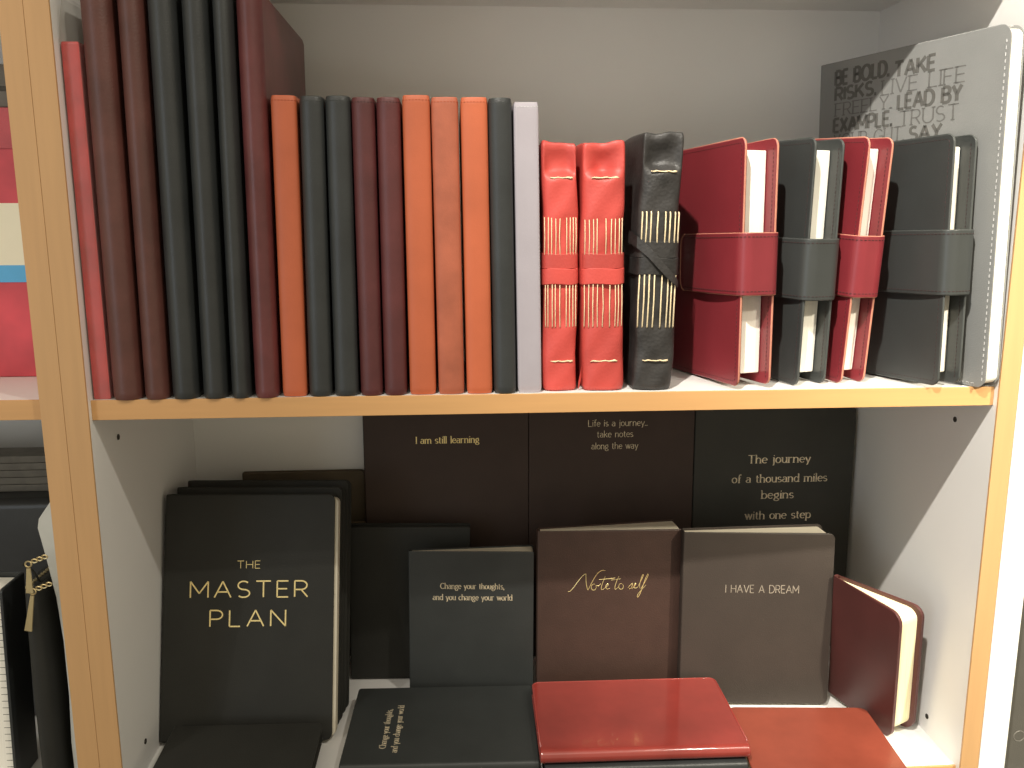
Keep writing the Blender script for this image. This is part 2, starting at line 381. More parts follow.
# ------------------------------------------------------------------ upper shelf: books standing with the spine to the viewer
G1 = 'tall leather notebooks at the left end of the upper shelf'
G2 = 'slim leather notebooks standing on the upper shelf'
def spine_book(x0, x1, h, depth, mat, label, grp, lean=0, rz=0, stitch=None, b=.0038, sup=2.4, y0=.0125, t=None, ridge=False, c=.0024, cat='notebook', page=PAPER, seed=0):
    t = (x1 - x0 - .0005) if t is None else t
    dz = max(0, math.sin(abs(lean)) * t) if lean else 0
    M = Matrix.Translation((x0 + .0002 + (h * 0), y0, .0002 + (dz if lean > 0 else 0) * 0)) @ Matrix.Rotation(lean, 4, 'Y') @ Matrix.Rotation(rz, 4, 'Z') @ UP
    # local x -> +Y, local y -> -X
    M = M @ Matrix.Translation((0, 0, 0))
    o = thing('notebook', label, cat, M, grp)
    cover_mesh('cover', o, mat, depth, h, t, c=c, b=b, r=.005, sup=sup, topch=.0035, seed=seed, ns=14)
    pages_mesh(o, page, depth, h, t, c + .0002, .003, o=.004, oz=.004, x0=.0015)
    if stitch:
        for zz in (h - .0032,):
            pts = []
            for k in range(13):
                a = -PI / 2 - PI * (k / 12 * .80 + .10); ca, sa = math.cos(a), math.sin(a)
                pts.append((-(abs(ca) ** (2 / sup)) * b - .0001, -t / 2 + (abs(sa) ** (2 / sup)) * (1 if sa > 0 else -1) * t / 2, zz))
            dashes(o, pts, stitch, ln=.0012, gap=.0010, rad=.00022)
    return o
# the tall ones
spine_book(-.3112, -.2905, .2715, .165, BROWNT, 'tall brown leather notebook, widest spine, right of the shrink-wrapped red one', G1, b=.0095, sup=1.9, lean=0.004)
spine_book(-.2895, -.2722, .2705, .165, BROWNT, 'tall brown leather notebook between the widest brown one and the tall black ones', G1, b=.0095, sup=1.9, lean=0.01)
spine_book(-.2706, -.2518, .2718, .165, BLACK, 'tall black leather notebook, the left one of the three tall black ones', G1, b=.0095, sup=1.9, lean=0.01)
spine_book(-.2496, -.2320, .2712, .165, BLACK, 'tall black leather notebook, the middle one of the three tall black ones', G1, b=.0095, sup=1.9, lean=0.012)
spine_book(-.2300, -.2158, .2716, .165, BLACK, 'tall black leather notebook, the right one of the three tall black ones', G1, b=.0095, sup=1.9, lean=0.012)
spine_book(-.2138, -.1966, .2690, .160, MAROON, 'tall dark red leather notebook beside the first orange spine', G1, b=.0095, sup=1.9, lean=0.0085)
# shrink wrapped slim red one at the far left
rs = thing('notebook', 'slim bright red notebook in clear plastic wrap against the left panel', 'notebook', Matrix.Translation((-.3238, .010, 0.0002)) @ UP, G1)
cover_mesh('cover', rs, REDSLIM, .15, .236, .0112, c=.0015, b=.0008, r=.002, sup=6)
pages_mesh(rs, PAPER, .15, .236, .0112, .0018, .001)
def wrap_film():
    v = []; f = []; zs = [.0] + [.236 * k / 12 for k in range(1, 13)] + [.248, .262]
    for i, z in enumerate(zs):
        j = .0004 * math.sin(i * 2.1)
        tt = .0122 if z < .237 else .010 if z < .25 else .004
        o_ = (.0112 - tt) / 2
        for (x, y) in ((.12, -o_ + .0), (-.0014 + j, -o_), (-.0014 + j, -.0112 + o_), (.12, -.0112 + o_)): v.append((x, y, z))
    for i in range(len(zs) - 1):
        for k in range(3): f.append((i * 4 + k, i * 4 + k + 1, i * 4 + k + 5, i * 4 + k + 4))
    return mesh_obj('plastic_wrap', v, f, FILM, rs, smooth=True)
wrap_film()
# the shorter ones
SL = [(-.1947, -.1773, -.1928, .2035, ORANGE, STITCHO, 'orange leather notebook, the single one right of the tall dark red one'),
 (-.1762, -.1597, -.1740, .2030, BLACK, BLKEDGE, 'slim black leather notebook, right against the single orange one'),
 (-.1584, -.1412, -.1570, .2033, BLACK, BLKEDGE, 'slim black leather notebook, left neighbour of the two maroon ones'),
 (-.1401, -.1241, -.1398, .2025, OXBLOOD, STITCHD, 'slim maroon leather notebook, the left one of the two maroon ones'),
 (-.1233, -.1070, -.1232, .2026, OXBLOOD, STITCHD, 'slim maroon leather notebook, the right one, touching an orange spine'),
 (-.1055, -.0864, -.1060, .2042, ORANGE, STITCHO, 'orange leather notebook, left one of the row of three orange spines'),
 (-.0850, -.0662, -.0868, .2030, ORANGED, STITCHO, 'scuffed duller orange leather notebook, middle one of the three orange spines'),
 (-.0649, -.0461, -.0670, .2030, ORANGE, STITCHO, 'orange leather notebook, right one of the row of three orange spines'),
 (-.0454, -.0289, -.0484, .2025, BLACK, BLKEDGE, 'slim black leather notebook between an orange spine and the lilac grey one'),
 (-.0282, -.0107, -.0312, .2002, LILAC, STITCHG, 'lilac grey leather notebook next to the soft red journals')]
for i, (x0, x1, xt, h, m, st, lab) in enumerate(SL):
    spine_book(x0, x1, h, .148, m, lab, G2, lean=math.atan((xt - x0) / .2), stitch=st, y0=.0120, b=.0022 if m is LILAC else .0042 if m in (ORANGE, ORANGED) else .0058, sup=4 if m is LILAC else 2.6 if m in (ORANGE, ORANGED) else 2.0, seed=i)

# ------------------------------------------------------------------ long-stitch wrap journals
def wrap_journal(M, t, h, depth, mat, label, nthr, seed, zt1, zt2, zt3, zt4, ztop, zbot, tail):
    o = thing('wrap_journal', label, 'journal', M, 'wrap journals with stitched spines')
    b = t * .24; sup = 2.6
    ob = cover_mesh('cover', o, mat, depth, h, t, c=.0026, b=b, r=.006, sup=sup, topch=.004, warp=.0008, seed=seed, ns=24, bevel=0)
    me = ob.data
    bm = bmesh.new(); bm.from_mesh(me)
    # more vertical resolution on the spine, then dent the turned-in head of the spine
    for v in bm.verts:
        pass
    es = [e for e in bm.edges if abs(e.verts[0].co.z - e.verts[1].co.z) > .006]
    bmesh.ops.subdivide_edges(bm, edges=es, cuts=6, use_grid_fill=True)
    rr = random.Random(seed)
    for v in bm.verts:
        x, y, z = v.co
        if x < .006:
            cy = (y + t / 2) / (t / 2)
            g = max(0, 1 - cy * cy * 1.15)
            ss = lambda q: max(0, min(1, q)) ** 2 * (3 - 2 * max(0, min(1, q)))
            d = ss((z - ztop) / .005) * (1 - .45 * ss((z - ztop - .011) / .012)) * (1 + .25 * math.sin(y * 260 + seed))
            v.co.x += g * d * .0088 + .0004 * math.sin(z * 210 + y * 300 + seed)
            # leather edge stepping out above and below the thread windows
            if z > zt1 or z < zt4: v.co.x -= .0005
            if z > h - .03: v.co.z += -.0006 * g * max(0, (z - h + .03) / .03) + .0004 * math.sin(y * 400 + seed)
    for f in bm.faces: f.smooth = True
    bm.to_mesh(me); bm.free()
    s = ob.modifiers.new('sub', 'SUBSURF'); s.levels = 1; s.render_levels = 1
    pages_mesh(o, PAPER, depth, h, t, .003, .002, o=.008, oz=.006, x0=.009)
    def sp(f, off):     # point on the spine, f from -1 (left of the picture) to 1
        a = math.asin(max(-1, min(1, f)))
        cy = abs(math.sin(a)) ** (2 / sup) * (1 if f > 0 else -1); cx = abs(math.cos(a)) ** (2 / sup)
        return (-cx * (b + off), -t / 2 - cy * (t / 2 + off * .6))
    for za, zb in ((zt1, zt2), (zt3, zt4)):
        for k in range(nthr):
            f = -.80 + 1.62 * k / (nthr - 1) + rr.uniform(-.03, .03); j = rr.uniform(-.02, .02)
            x, y = sp(f, .0011); x2, y2 = sp(f + j, .0012)
            mb = MB(); r_ = .00035 if mat is REDWRAP else .00055
            mb.tube([(x + .001, y, za + .0012), (x, y, za), (x2 - .0002, y2, (za + zb) / 2), (x, y, zb), (x + .001, y, zb - .001)], r_, 6)
            mb.build('thread', THREAD, o, smooth=True)
    for zz in (ztop, zbot):       # kettle stitch across the spine
        mb = MB(); pts = []
        for k in range(9):
            f = -.55 + 1.2 * k / 8; x, y = sp(f * .9, .0008 if zz == zbot else .0006); pts.append((x - .0003 - (0 if zz == zbot else -.0006 * (1 - f * f)), y, zz + .0003 * math.sin(k * 2.3 + seed)))
        mb.tube(pts, [.0003, .0005, .0006, .0004, .0005, .0005, .0006, .0008, .0006], 6); mb.build('kettle_stitch', THREAD, o, smooth=True)
    # flat strap wound twice around the book
    zc = (zt2 + zt3) / 2; hw = (zt2 - zt3) / 4 + .0004
    for q, (cz, off) in enumerate(((zc + hw, .0014), (zc - hw + .0004, .0019))):
        prof = [(depth * .8, .0012 + off)]
        outer = []
        for k in range(25):
            f = 1 - 2 * k / 24; x, y = sp(f, off); outer.append((x, y))
        outer = [(depth * .8, outer[0][1])] + outer + [(depth * .8, outer[-1][1])]
        v = []; fc = []
        for i, (x, y) in enumerate(outer):
            nx = -1 if 0 < i < len(outer) - 1 else 0
            ny = (y + t / 2) / (t / 2)
            il = .0014
            cz_ = cz + .0004 * math.sin(i * .35 + q * 2)
            xi, yi = x + (il if nx else 0), y - ny * il
            v += [(x, y, cz_ + hw), (x, y, cz_ - hw), (xi, yi, cz_ - hw), (xi, yi, cz_ + hw)]
        for i in range(len(outer) - 1):
            a, c_ = i * 4, i * 4 + 4
            for k in range(4): fc.append((a + k, a + (k + 1) % 4, c_ + (k + 1) % 4, c_ + k))
        fc += [(0, 1, 2, 3), tuple((len(outer) - 1) * 4 + k for k in (3, 2, 1, 0))]
        mesh_obj('strap', v, fc, mat, o, bevel=.0004)
    if tail:
        mb = MB(); v = []; n = len(tail)
        for i, (x, y, z) in enumerate(tail):
            wv = .0042 * (1 - .35 * (i / (n - 1)) ** 3)
            v += [(x, y, z + wv), (x, y, z - wv), (x + .0012, y, z - wv), (x + .0012, y, z + wv)]
        fc = []
        for i in range(n - 1):
            a, c_ = i * 4, i * 4 + 4
            for k in range(4): fc.append((a + k, a + (k + 1) % 4, c_ + (k + 1) % 4, c_ + k))
        fc += [(0, 1, 2, 3), tuple((n - 1) * 4 + k for k in (3, 2, 1, 0))]
        mesh_obj('strap_end', v, fc, mat, o, bevel=.0003)
    return o
def sM(x, y, lean=0, rz=0): return Matrix.Translation((x, y, .0010)) @ Matrix.Rotation(lean, 4, 'Y') @ Matrix.Rotation(rz, 4, 'Z') @ UP
z_ = lambda y: (394 - y) / 1462.
wrap_journal(sM(-.0092, .020, -.008), .0246, .1755, .125, REDWRAP, 'soft red leather wrap journal with stitched spine, touching the lilac grey notebook', 9, 1, z_(215), z_(251), z_(281), z_(325), z_(174), z_(362), None)
wrap_journal(sM(.0184, .020, -.008), .0302, .1755, .125, REDWRAP, 'soft red leather wrap journal with stitched spine, touching the black wrap journal', 9, 5, z_(216), z_(251), z_(281), z_(325), z_(174), z_(362),
  [(-.0012, -.0008, .021), (-.0024, -.0006, .014), (-.0036, .0006, .009), (-.0048, .0022, .003)])
wrap_journal(sM(.0555, .018, .020, .0), .0290, .1815, .130, BLACKWRAP, 'worn black leather wrap journal with pale thread on its spine', 8, 9, z_(210), z_(239), z_(272), z_(326), z_(168), z_(362),
  [(.012, .0042, .1095), (.003, .0036, .1085), (-.0060, .0016, .1060), (-.0105, -.0060, .0995), (-.0118, -.0130, .0920), (-.0112, -.0200, .0850), (-.0085, -.0265, .0795), (-.0030, -.0300, .0765)])

# ------------------------------------------------------------------ journals closed by a wide tab, fore-edge to the viewer
def tab_journal(M, w, h, t, mat, edge, label, seed, z0=.066, z1=.1095, slot=.0035, st=STITCHD):
    o = thing('tab_journal', label, 'journal', M, 'journals closed by a wide leather tab')
    cover_mesh('cover', o, mat, w, h, t, c=.0022, b=.004, r=.006, sup=2.4, topch=.0006, seed=seed, bevel=.0004)
    # lighter cut edge running round each board
    for y in (-.0011, -t + .0011):
        pts = [(.002, y, .0006)]
        R = .006
        pts += [(w - R + R * math.cos(a), y, R + R * math.sin(a)) for a in [-PI / 2 + PI / 2 * k / 8 for k in range(9)]]
        pts += [(w + .0001, y, h * k / 6) for k in range(1, 6)]
        pts += [(w - R + R * math.cos(a), y, h - R + R * math.sin(a)) for a in [PI / 2 * k / 8 for k in range(9)]]
        pts += [(.002, y, h - .0004)]
        pts = [(x - .0004, yy, z + (.0 if .005 < z < h - .005 else (.0006 if z < .01 else -.0003))) for x, yy, z in pts]
        mb = MB(); mb.tube(pts, .0009, 8); mb.build('cut_edge', edge, o, smooth=True)
    pages_mesh(o, PAPER, w, h, t, .0024, .001, o=.012, oz=.0075, x0=.002, slot=.0005)
    # second pages leaf slightly turned so the block looks used
    R = .006
    for yy in (-t - .0001, -t + .0024):
        off = .0034
        pts = [(.012, yy, off)] + [(w - off - (R - off) + (R - off) * math.cos(a), yy, off + (R - off) + (R - off) * math.sin(a)) for a in [-PI / 2 + PI / 2 * k / 6 for k in range(7)]]
        pts += [(w - off - (R - off) + (R - off) * math.cos(a), yy, h - off - (R - off) + (R - off) * math.sin(a)) for a in [PI / 2 * k / 6 for k in range(7)]] + [(.012, yy, h - off)]
        if yy < -t: dashes(o, pts, st, ln=.0017, gap=.0013, rad=.00018)
    dashes(o, [(w - .0034, -.0024, .005), (w - .0034, -.0024, h - .005)], st, ln=.0017, gap=.0013, rad=.00018)
    # strap: from the back board round the fore-edge on to the front board
    th = .0022; out = [(w * .45, .0026), (w - .004, .0026)]
    rad = .0095; x_f = w + .0052
    out += [(x_f - rad + rad * math.cos(a), .0026 - rad + rad * math.sin(a)) for a in [PI / 2 - PI / 2 * k / 6 for k in range(1, 7)]]
    out += [(x_f, -t * .35), (x_f - .0002, -t * .65)]
    out += [(x_f - rad + rad * math.cos(a), -t - .0028 + rad + rad * math.sin(a)) for a in [-PI / 2 * k / 6 for k in range(0, 7)]]
    xend = .0275
    nb = 10
    xs = [x_f - rad - (x_f - rad - xend) * k / nb for k in range(1, nb + 1)]
    # extra points for the rounded end
    for x in xs: out.append((x, -t - .0026 - .0022 * math.sin(PI * (x - xend) / (w - xend))))
    for dx in (.002, .004, .0055, .0062): out.append((xend - dx, -t - .0025))
    v = []; fc = []; n = len(out); Hh = z1 - z0
    for i, (x, y) in enumerate(out):
        a = out[max(0, i - 1)]; b_ = out[min(n - 1, i + 1)]
        dx, dy = b_[0] - a[0], b_[1] - a[1]; l = math.hypot(dx, dy); nx, ny = -dy / l * -1, dx / l * -1
        # inward normal towards the middle of the book
        cx, cy = w * .5 - x, -t / 2 - y
        if nx * cx + ny * cy < 0: nx, ny = -nx, -ny
        ins = 0
        if i >= n - 4:
            q = (.0028, .0052, .0075, .0088)[i - (n - 4)] if False else (.0006, .0022, .0048, .0085)[i - (n - 4)]
            ins = q
        v += [(x, y, z1 - ins), (x, y, z0 + ins), (x + nx * th, y + ny * th, z0 + ins), (x + nx * th, y + ny * th, z1 - ins)]
    for i in range(n - 1):
        a, b_ = i * 4, i * 4 + 4
        for k in range(4): fc.append((a + k, a + (k + 1) % 4, b_ + (k + 1) % 4, b_ + k))
    fc += [(0, 1, 2, 3), tuple((n - 1) * 4 + k for k in (3, 2, 1, 0))]
    s = mesh_obj('strap', v, fc, mat, o, bevel=.0005)
    path = [(x + (.0002 if x > w else 0), y - (.0003 if y < -t else 0)) for x, y in out[3:-4]]
    for z in (z0 + .0026, z1 - .0026): dashes(s, [(x, y, z) for x, y in path], st, ln=.0017, gap=.0013, rad=.00022)
    # pale cut edges of the strap
    for z in (z0, z1):
        mb = MB(); mb.tube([(x, y + (.0009 if y < -t else 0), z) for x, y in [(a - (.0009 if a > w else 0), b2) for a, b2 in out[1:-4]]], .0005, 6); mb.build('cut_edge', edge, s, smooth=True)
    e = [out[-5]] + out[-4:]; iv = [0, .0006, .0022, .0048, .0085]
    pts = [(x, y + .0003, z1 - q) for (x, y), q in zip(e, iv)] + [(x, y + .0003, z0 + q) for (x, y), q in reversed(list(zip(e, iv)))]
    mb = MB(); mb.tube(pts, .0008, 6); mb.build('cut_edge', edge, s, smooth=True)
    return o
tab_journal(pose(.1329, .1150,   .0004, -1.3371, 0, -.0266), .1063, .1752, .0278, CRIMSON, TAN, 'crimson journal closed by a wide tab, right beside the black wrap journal', 1)
tab_journal(pose(.1765, .1200, .0022, -1.2864, .0058, .0196), .0993, .1778, .0262, TABBLACK, BLKEDGE, 'slim black journal closed by a tab, between the two crimson ones', 2, z0=.064, z1=.1075)
tab_journal(pose(.2127, .1222, .0062, -1.3159, .0094, .0606), .0961, .1788, .0222, CRIMSON, TAN, 'crimson journal closed by a tab, squeezed between the two black tab journals', 3, z0=.066, z1=.110)
tab_journal(pose(.2647, .1060, .0002, -1.2541, -.0016, -.0235), .1060, .1777, .0227, TABBLACK, BLKEDGE, 'black tab journal showing its whole front, in front of the big grey journal', 4, z0=.066, z1=.1115)

# ------------------------------------------------------------------ big grey journal
gj = thing('quote_journal', 'large grey journal covered in debossed capitals, leaning by the right panel', 'journal', pose(.2660, .1712, .0008, -1.2452, -.0347, 0))
GW, GH, GT = .1804, .2518, .0135
cover_mesh('cover', gj, GREYC, GW, GH, GT, c=.0010, b=.003, r=.009, sup=3, topch=.0006)
pages_mesh(gj, PAPER, GW, GH, GT, .0012, .006, o=.0008, oz=.003)
lettering(gj, [('BE BOLD.', .0171, .0745, .2328, .0112, SANSB), ('TAKE', .0810, .1190, .2304, .0108, SANSB), ('RISKS.', .0175, .0620, .2204, .0100, SANSB),
 ('LEAD BY', .0860, .1437, .2058, .0108, SANSB), ('EXAMPLE.', .0170, .0800, .1946, .0108, SANSB), ('SAY', .0990, .1282, .1812, .0100, SANSB)], DEBOSS, -GT)
lettering(gj, [('LIVE LIFE', .0690, .1460, .2185, .0108, SERIFT), ('FREELY.', .0180, .0790, .2078, .0100, SERIFT), ('TRUST', .0880, .1422, .1930, .0108, SERIFT), ('YOUR GUT.', .0175, .0930, .1822, .0104, SERIFT)], DEBOSSL, -GT, name='outline_lettering')
dashes(gj, [(GW - .003, -GT - .0001, .006), (GW - .003, -GT - .0001, GH - .009)], STITCHG, ln=.0022, gap=.0022, rad=.0004)
dashes(gj, [(.006, -GT - .0001, .003), (GW - .006, -GT - .0001, .003)], STITCHG, ln=.0022, gap=.0022, rad=.0003)
dashes(gj, [(GW - .03, -.0026, GH - .0008), (GW - .004, -.0026, GH - .0008)], STITCHG, ln=.0022, gap=.0018, rad=.0004)

# ------------------------------------------------------------------ lower shelf, back row
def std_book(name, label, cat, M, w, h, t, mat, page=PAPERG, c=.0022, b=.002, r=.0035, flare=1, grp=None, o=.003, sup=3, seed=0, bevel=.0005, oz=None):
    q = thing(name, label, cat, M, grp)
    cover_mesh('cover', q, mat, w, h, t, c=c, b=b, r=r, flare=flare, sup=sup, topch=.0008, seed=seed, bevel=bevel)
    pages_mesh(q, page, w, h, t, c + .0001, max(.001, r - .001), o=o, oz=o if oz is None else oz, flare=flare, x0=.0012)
    return q
GB = 'large journals standing against the back panel'
q = std_book('quote_journal', 'large dark brown journal reading I am still learning', 'journal', pose(-.1600, .2200, ZF + .0004, 0, .02), .1560, .2515, .014, COFFEE, grp=GB)
lettering(q, [('I am still learning', .0487, .1086, .2225, .0065, SERIF)], GOLD, -.014)
q = std_book('quote_journal', 'large dark journal with three faint centred lines about a journey', 'journal', pose(-.0020, .2200, ZF + .0004, 0, .02), .1605, .2560, .014, COFFEE, grp=GB)
lettering(q, [('Life is a journey...', .0565, .1142, .2363, .0062, HAND), ('take notes', .0651, .1002, .2254, .0062, HAND), ('along the way', .0597, .1053, .2137, .0062, HAND)], GOLDP, -.014)
q = std_book('quote_journal', 'large charcoal journal reading The journey of a thousand miles', 'journal', pose(.1610, .2200, ZF + .0004, 0, .02), .1590, .2510, .014, CHAR, grp=GB)
lettering(q, [('The journey', .0525, .1152, .1963, .0080, SERIF), ('of a thousand miles', .0372, .1331, .1766, .0078, SERIF), ('begins', .0676, .0998, .1599, .0080, SERIF), ('with one step', .0520, .1183, .1388, .0080, SERIF)], GOLDP, -.014)
q = std_book('notebook', 'olive brown notebook mostly hidden at the back, above the black stack', 'notebook', pose(-.2780, .2296, ZF + .0004, 0, .0), .1150, .1935, .008, KRAFT)
boxobj('lighter_stripe', (.085, .1148, -.0096, -.0082, .140, .1425), plain('stripe_brown', (.22, .16, .10), .5), q)  # thin raised stripe, lighter than the cover
q = std_book('notebook', 'plain black notebook standing in the shade behind the small quote notebook', 'notebook', pose(-.1751, .1860, ZF + .0008, -.0318, .0206, .0132), .1120, .1512, .0130, BLACKM, r=.002)

# ------------------------------------------------------------------ lower shelf, front row
T_ = .0125
for k, (dx, dy, lab) in enumerate(((.0, .0, 'black hardback reading THE MASTER PLAN in gold capitals'),
        (.0035, .0, 'black hardback directly behind the one with the gold title'), (.0060, .0, 'black hardback at the back of the leaning black stack'))):
    Mb = pose(-.3224, .0945, ZF + .0011, -.0324, .2692, .0077)
    t = .0150 if k == 0 else .0190
    yo = [0, .0204, .0402][k] - (.0208 - .0150)
    M = Mb @ Matrix.Translation((dx, yo, [0, .0040, .0070][k]))
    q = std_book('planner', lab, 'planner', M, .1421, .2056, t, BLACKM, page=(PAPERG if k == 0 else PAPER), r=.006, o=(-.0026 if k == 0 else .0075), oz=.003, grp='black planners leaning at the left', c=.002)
    if k == 0:
        lettering(q, [('THE', .0605, .0796, .1432, .0062, SANS), ('MASTER', .0215, .1200, .1190, .0134, (2.2, .62, .62, 0, 0)), ('PLAN', .0385, .1018, .0948, .0134, (2.4, .62, .62, 0, 0))], GOLD, -t)
    if k == 2:  M2 = M
q = std_book('notebook', 'small black notebook standing upright with two lines in foil', 'notebook', pose(-.1156, .1578, ZF + .0006, -.0779, .0605, .0052), .1112, .1389, .0220, BLACKSLATE, r=.0015, flare=.22, c=.0016, o=.0012, grp='small quote notebooks standing up')
CL = [('Change your thoughts,', .0272, .0845, .1040, .0052, SERIF), ('and you change your world', .0203, .0918, .0935, .0052, SERIF)]
lettering(q, CL, GOLDP, -.0220)
q = std_book('notebook', 'warm brown notebook with Note to self in gold handwriting', 'notebook', pose(-.0012, .1578, ZF + .0010, -.012, .0766, .0081), .1296, .1564, .0347, NOTE, r=.0012, flare=.30, c=.0018, o=.0012, grp='small quote notebooks standing up')
def script_word(parent):
    """'Note to self' as one flowing pen line per word; x in 0..100, z in 0..30 of the space it fills"""
    N = [[(0, 0), (3, .5), (8, 6), (15, 16), (22, 24), (25, 25)], [(25, 25), (25, 14), (27, 3), (28, 2)], [(28, 2), (34, 14), (41, 26), (48, 30), (52, 29)],
         arc(36, 6, 3.6, 4.4, 60, 400, 14), [(39, 8), (43, 7.5), (46, 11)],
         [(52, 21), (47, 8), (46.5, 3), (48, 2), (51, 4)], [(43, 16.5), (57, 17.5), (66, 18.5)],
         [(51, 4), (55, 7), (57, 9.5), (55.5, 11), (53, 8), (53, 4), (55.5, 2.4), (59, 4.5)]]
    N2 = [[(71, 21), (66, 8), (65.5, 3), (67, 2), (71, 6)], [(60, 15.5), (74, 17)], arc(74.5, 6.4, 3.3, 4.2, 60, 410, 14)]
    N3 = [[(84, 4), (88, 9), (91, 11), (90, 7), (89, 3.5), (86, 2.5)], [(90, 3), (94, 7.5), (96, 10), (94, 11), (92.5, 6), (94, 3), (98, 5)],
          [(98, 5), (103, 15), (106, 22), (104.5, 23), (101, 12), (100.5, 4), (102.5, 3)], [(102.5, 3), (108, 12), (113, 22), (111.5, 24), (107, 12), (101, -6), (98, -10), (97, -7), (103, 1), (110, 8)]]
    mb = MB(); k = .0738 / 114; z0 = .1000
    for st in N + N2 + N3:
        # smooth the pen line
        p = st
        for _ in range(2):
            if len(p) > 2: p = [p[0]] + [c for a, b in zip(p, p[1:]) for c in ((a[0] * .75 + b[0] * .25, a[1] * .75 + b[1] * .25), (a[0] * .25 + b[0] * .75, a[1] * .25 + b[1] * .75))] + [p[-1]]
        pts = [(.0262 + a * k, -.0348, z0 + b * k * 1.02) for a, b in p]
        n = len(pts); mb.tube(pts, [.00013 + .00015 * abs(math.sin(PI * i / max(1, n - 1))) for i in range(n)], 5)
    mb.build('lettering', GOLD, parent)
script_word(q)
q = std_book('notebook', 'taupe brown notebook with I HAVE A DREAM in thin capitals', 'notebook', pose(.1282, .1405, ZF + .0014, -.0738, .0804, .0102), .1322, .1578, .0337, DREAM, r=.0055, flare=.38, c=.0016, o=.0022, grp='small quote notebooks standing up')
lettering(q, [('I HAVE A DREAM', .0372, .1020, .1030, .0070, SANSM)], DULLF, -.0337)
q = std_book('pocket_notebook', 'small wine red notebook with cream pages showing, standing by the right panel', 'notebook', pose(.2912, .1221, -.3029, -1.2359, -.0957, .0753), .0735, .1200, .0270, WINE, page=PAPERY, r=.010, c=.0030, o=.0035, flare=.16, bevel=.0008)

# lying in front
q = std_book('notebook', 'slate black notebook lying flat, two foil lines running sideways', 'notebook', lie(-.1643, .1288, ZF + .0002, -.0325, .1565, .111), .111, .1565, .0167, BLACKSLATE, r=.003, c=.0024, b=.004, o=.002, grp='notebooks lying in front')
lettering(q, [('Change your thoughts,', .0190, .0750, .1225, .0052, SERIF), ('and you change your world', .0130, .0810, .1128, .0052, SERIF)], GOLDP, -.0167)
q = std_book('notebook', 'black notebook lying flat under the glossy red one', 'notebook', lie(-.0065, .1030, ZF + .0002, -.018, .1590, .0995), .0995, .1590, .0172, BLACK, r=.006, c=.0024, b=.005, o=.002, grp='notebooks lying in front')
q = std_book('notebook', 'glossy red notebook lying flat on top of a black one', 'notebook', lie(-.0097, .1070, ZF + .0178, -.018, .1648, .0990), .0990, .1648, .0112, REDGL, r=.007, c=.0022, b=.0058, o=.002, grp='notebooks lying in front', sup=2.2)
cm = MB()
# turned-in rim along the edge of the glossy red cover
R = .007; W_, H_ = .0990, .1648
pts = [(.002, -.0112, .0006)] + [(W_ - R + (R - .0006) * math.cos(a), -.0112, R + (R - .0006) * math.sin(a)) for a in [-PI / 2 + PI / 2 * k / 8 for k in range(9)]] + \
      [(W_ - R + (R - .0006) * math.cos(a), -.0112, H_ - R + (R - .0006) * math.sin(a)) for a in [PI / 2 * k / 8 for k in range(9)]] + [(.002, -.0112, H_ - .0006)]
cm.tube(pts, .0006, 6); cm.build('rolled_rim', REDGL, q, smooth=True)
q = std_book('notebook', 'rust red notebook lying flat at the right, beside the glossy red one', 'notebook', lie(.1590, .0800, ZF + .0002, -.0780, .1210, .0914), .0914, .1210, .0143, RUST, r=.008, c=.0022, b=.004, o=.002, grp='notebooks lying in front', sup=2.2)
pb = Matrix(((1, 0, 0, 0), (0, 0, 1, -.19), (0, -1, 0, 0), (0, 0, 0, 1)))
q = std_book('planner', 'plain black planner lying flat before the THE MASTER PLAN hardback', 'planner', pose(-.3060, .0670, ZF + .0136, -.0256, -.070) @ pb, .1200, .19, .0120, BLACKM, page=PAPER, r=.006, o=.0045, c=.002)

# ------------------------------------------------------------------ left neighbour
def box_thing(name, label, cat, a, mat, bevel=.001):
    x0, x1, y0, y1, z0, z1 = a
    o = thing(name, label, cat, Matrix.Translation(((x0 + x1) / 2, (y0 + y1) / 2, z0)))
    b = boxobj('body', (x0 - (x0 + x1) / 2, x1 - (x0 + x1) / 2, y0 - (y0 + y1) / 2, y1 - (y0 + y1) / 2, 0, z1 - z0), mat, o, bevel=bevel)
    return o, (x1 - x0) / 2, (y1 - y0) / 2, z1 - z0
o, hx, hy, hz = box_thing('gift_box', 'red printed box with cream label and blue stripe on the neighbouring shelf', 'box', (-.60, -.364, .100, .215, .0012, .205), REDBOX)
boxobj('label_band', (-hx - .0002, hx + .0002, -hy - .0005, -hy + .001, .0876, .1345), CREAM, o)
boxobj('stripe_band', (-hx - .0002, hx + .0002, -hy - .0005, -hy + .001, .0745, .0876), BLUE, o)
boxobj('lid', (-hx - .001, hx + .001, -hy - .001, hy + .001, .175, hz + .0006), leather('rosy_lid', (.45, .06, .07), .2), o)
o, hx, hy, hz = box_thing('tin', 'dark box on top of the red box at the left edge', 'box', (-.56, -.385, .108, .20, .2066, .238), ALBUM)
boxobj('pale_rim', (-hx - .0006, hx + .0006, -hy - .0006, hy + .0006, .012, .0155), ALBUME, o)
o, hx, hy, hz = box_thing('storage_box', 'glossy black leather box under the stack of dark albums', 'box', (-.60, -.374, .126, .222, ZF + .0002, -.1086), leather('soft_black_box', (.03, .031, .031), .2, .35, bump=.1), bevel=.008)
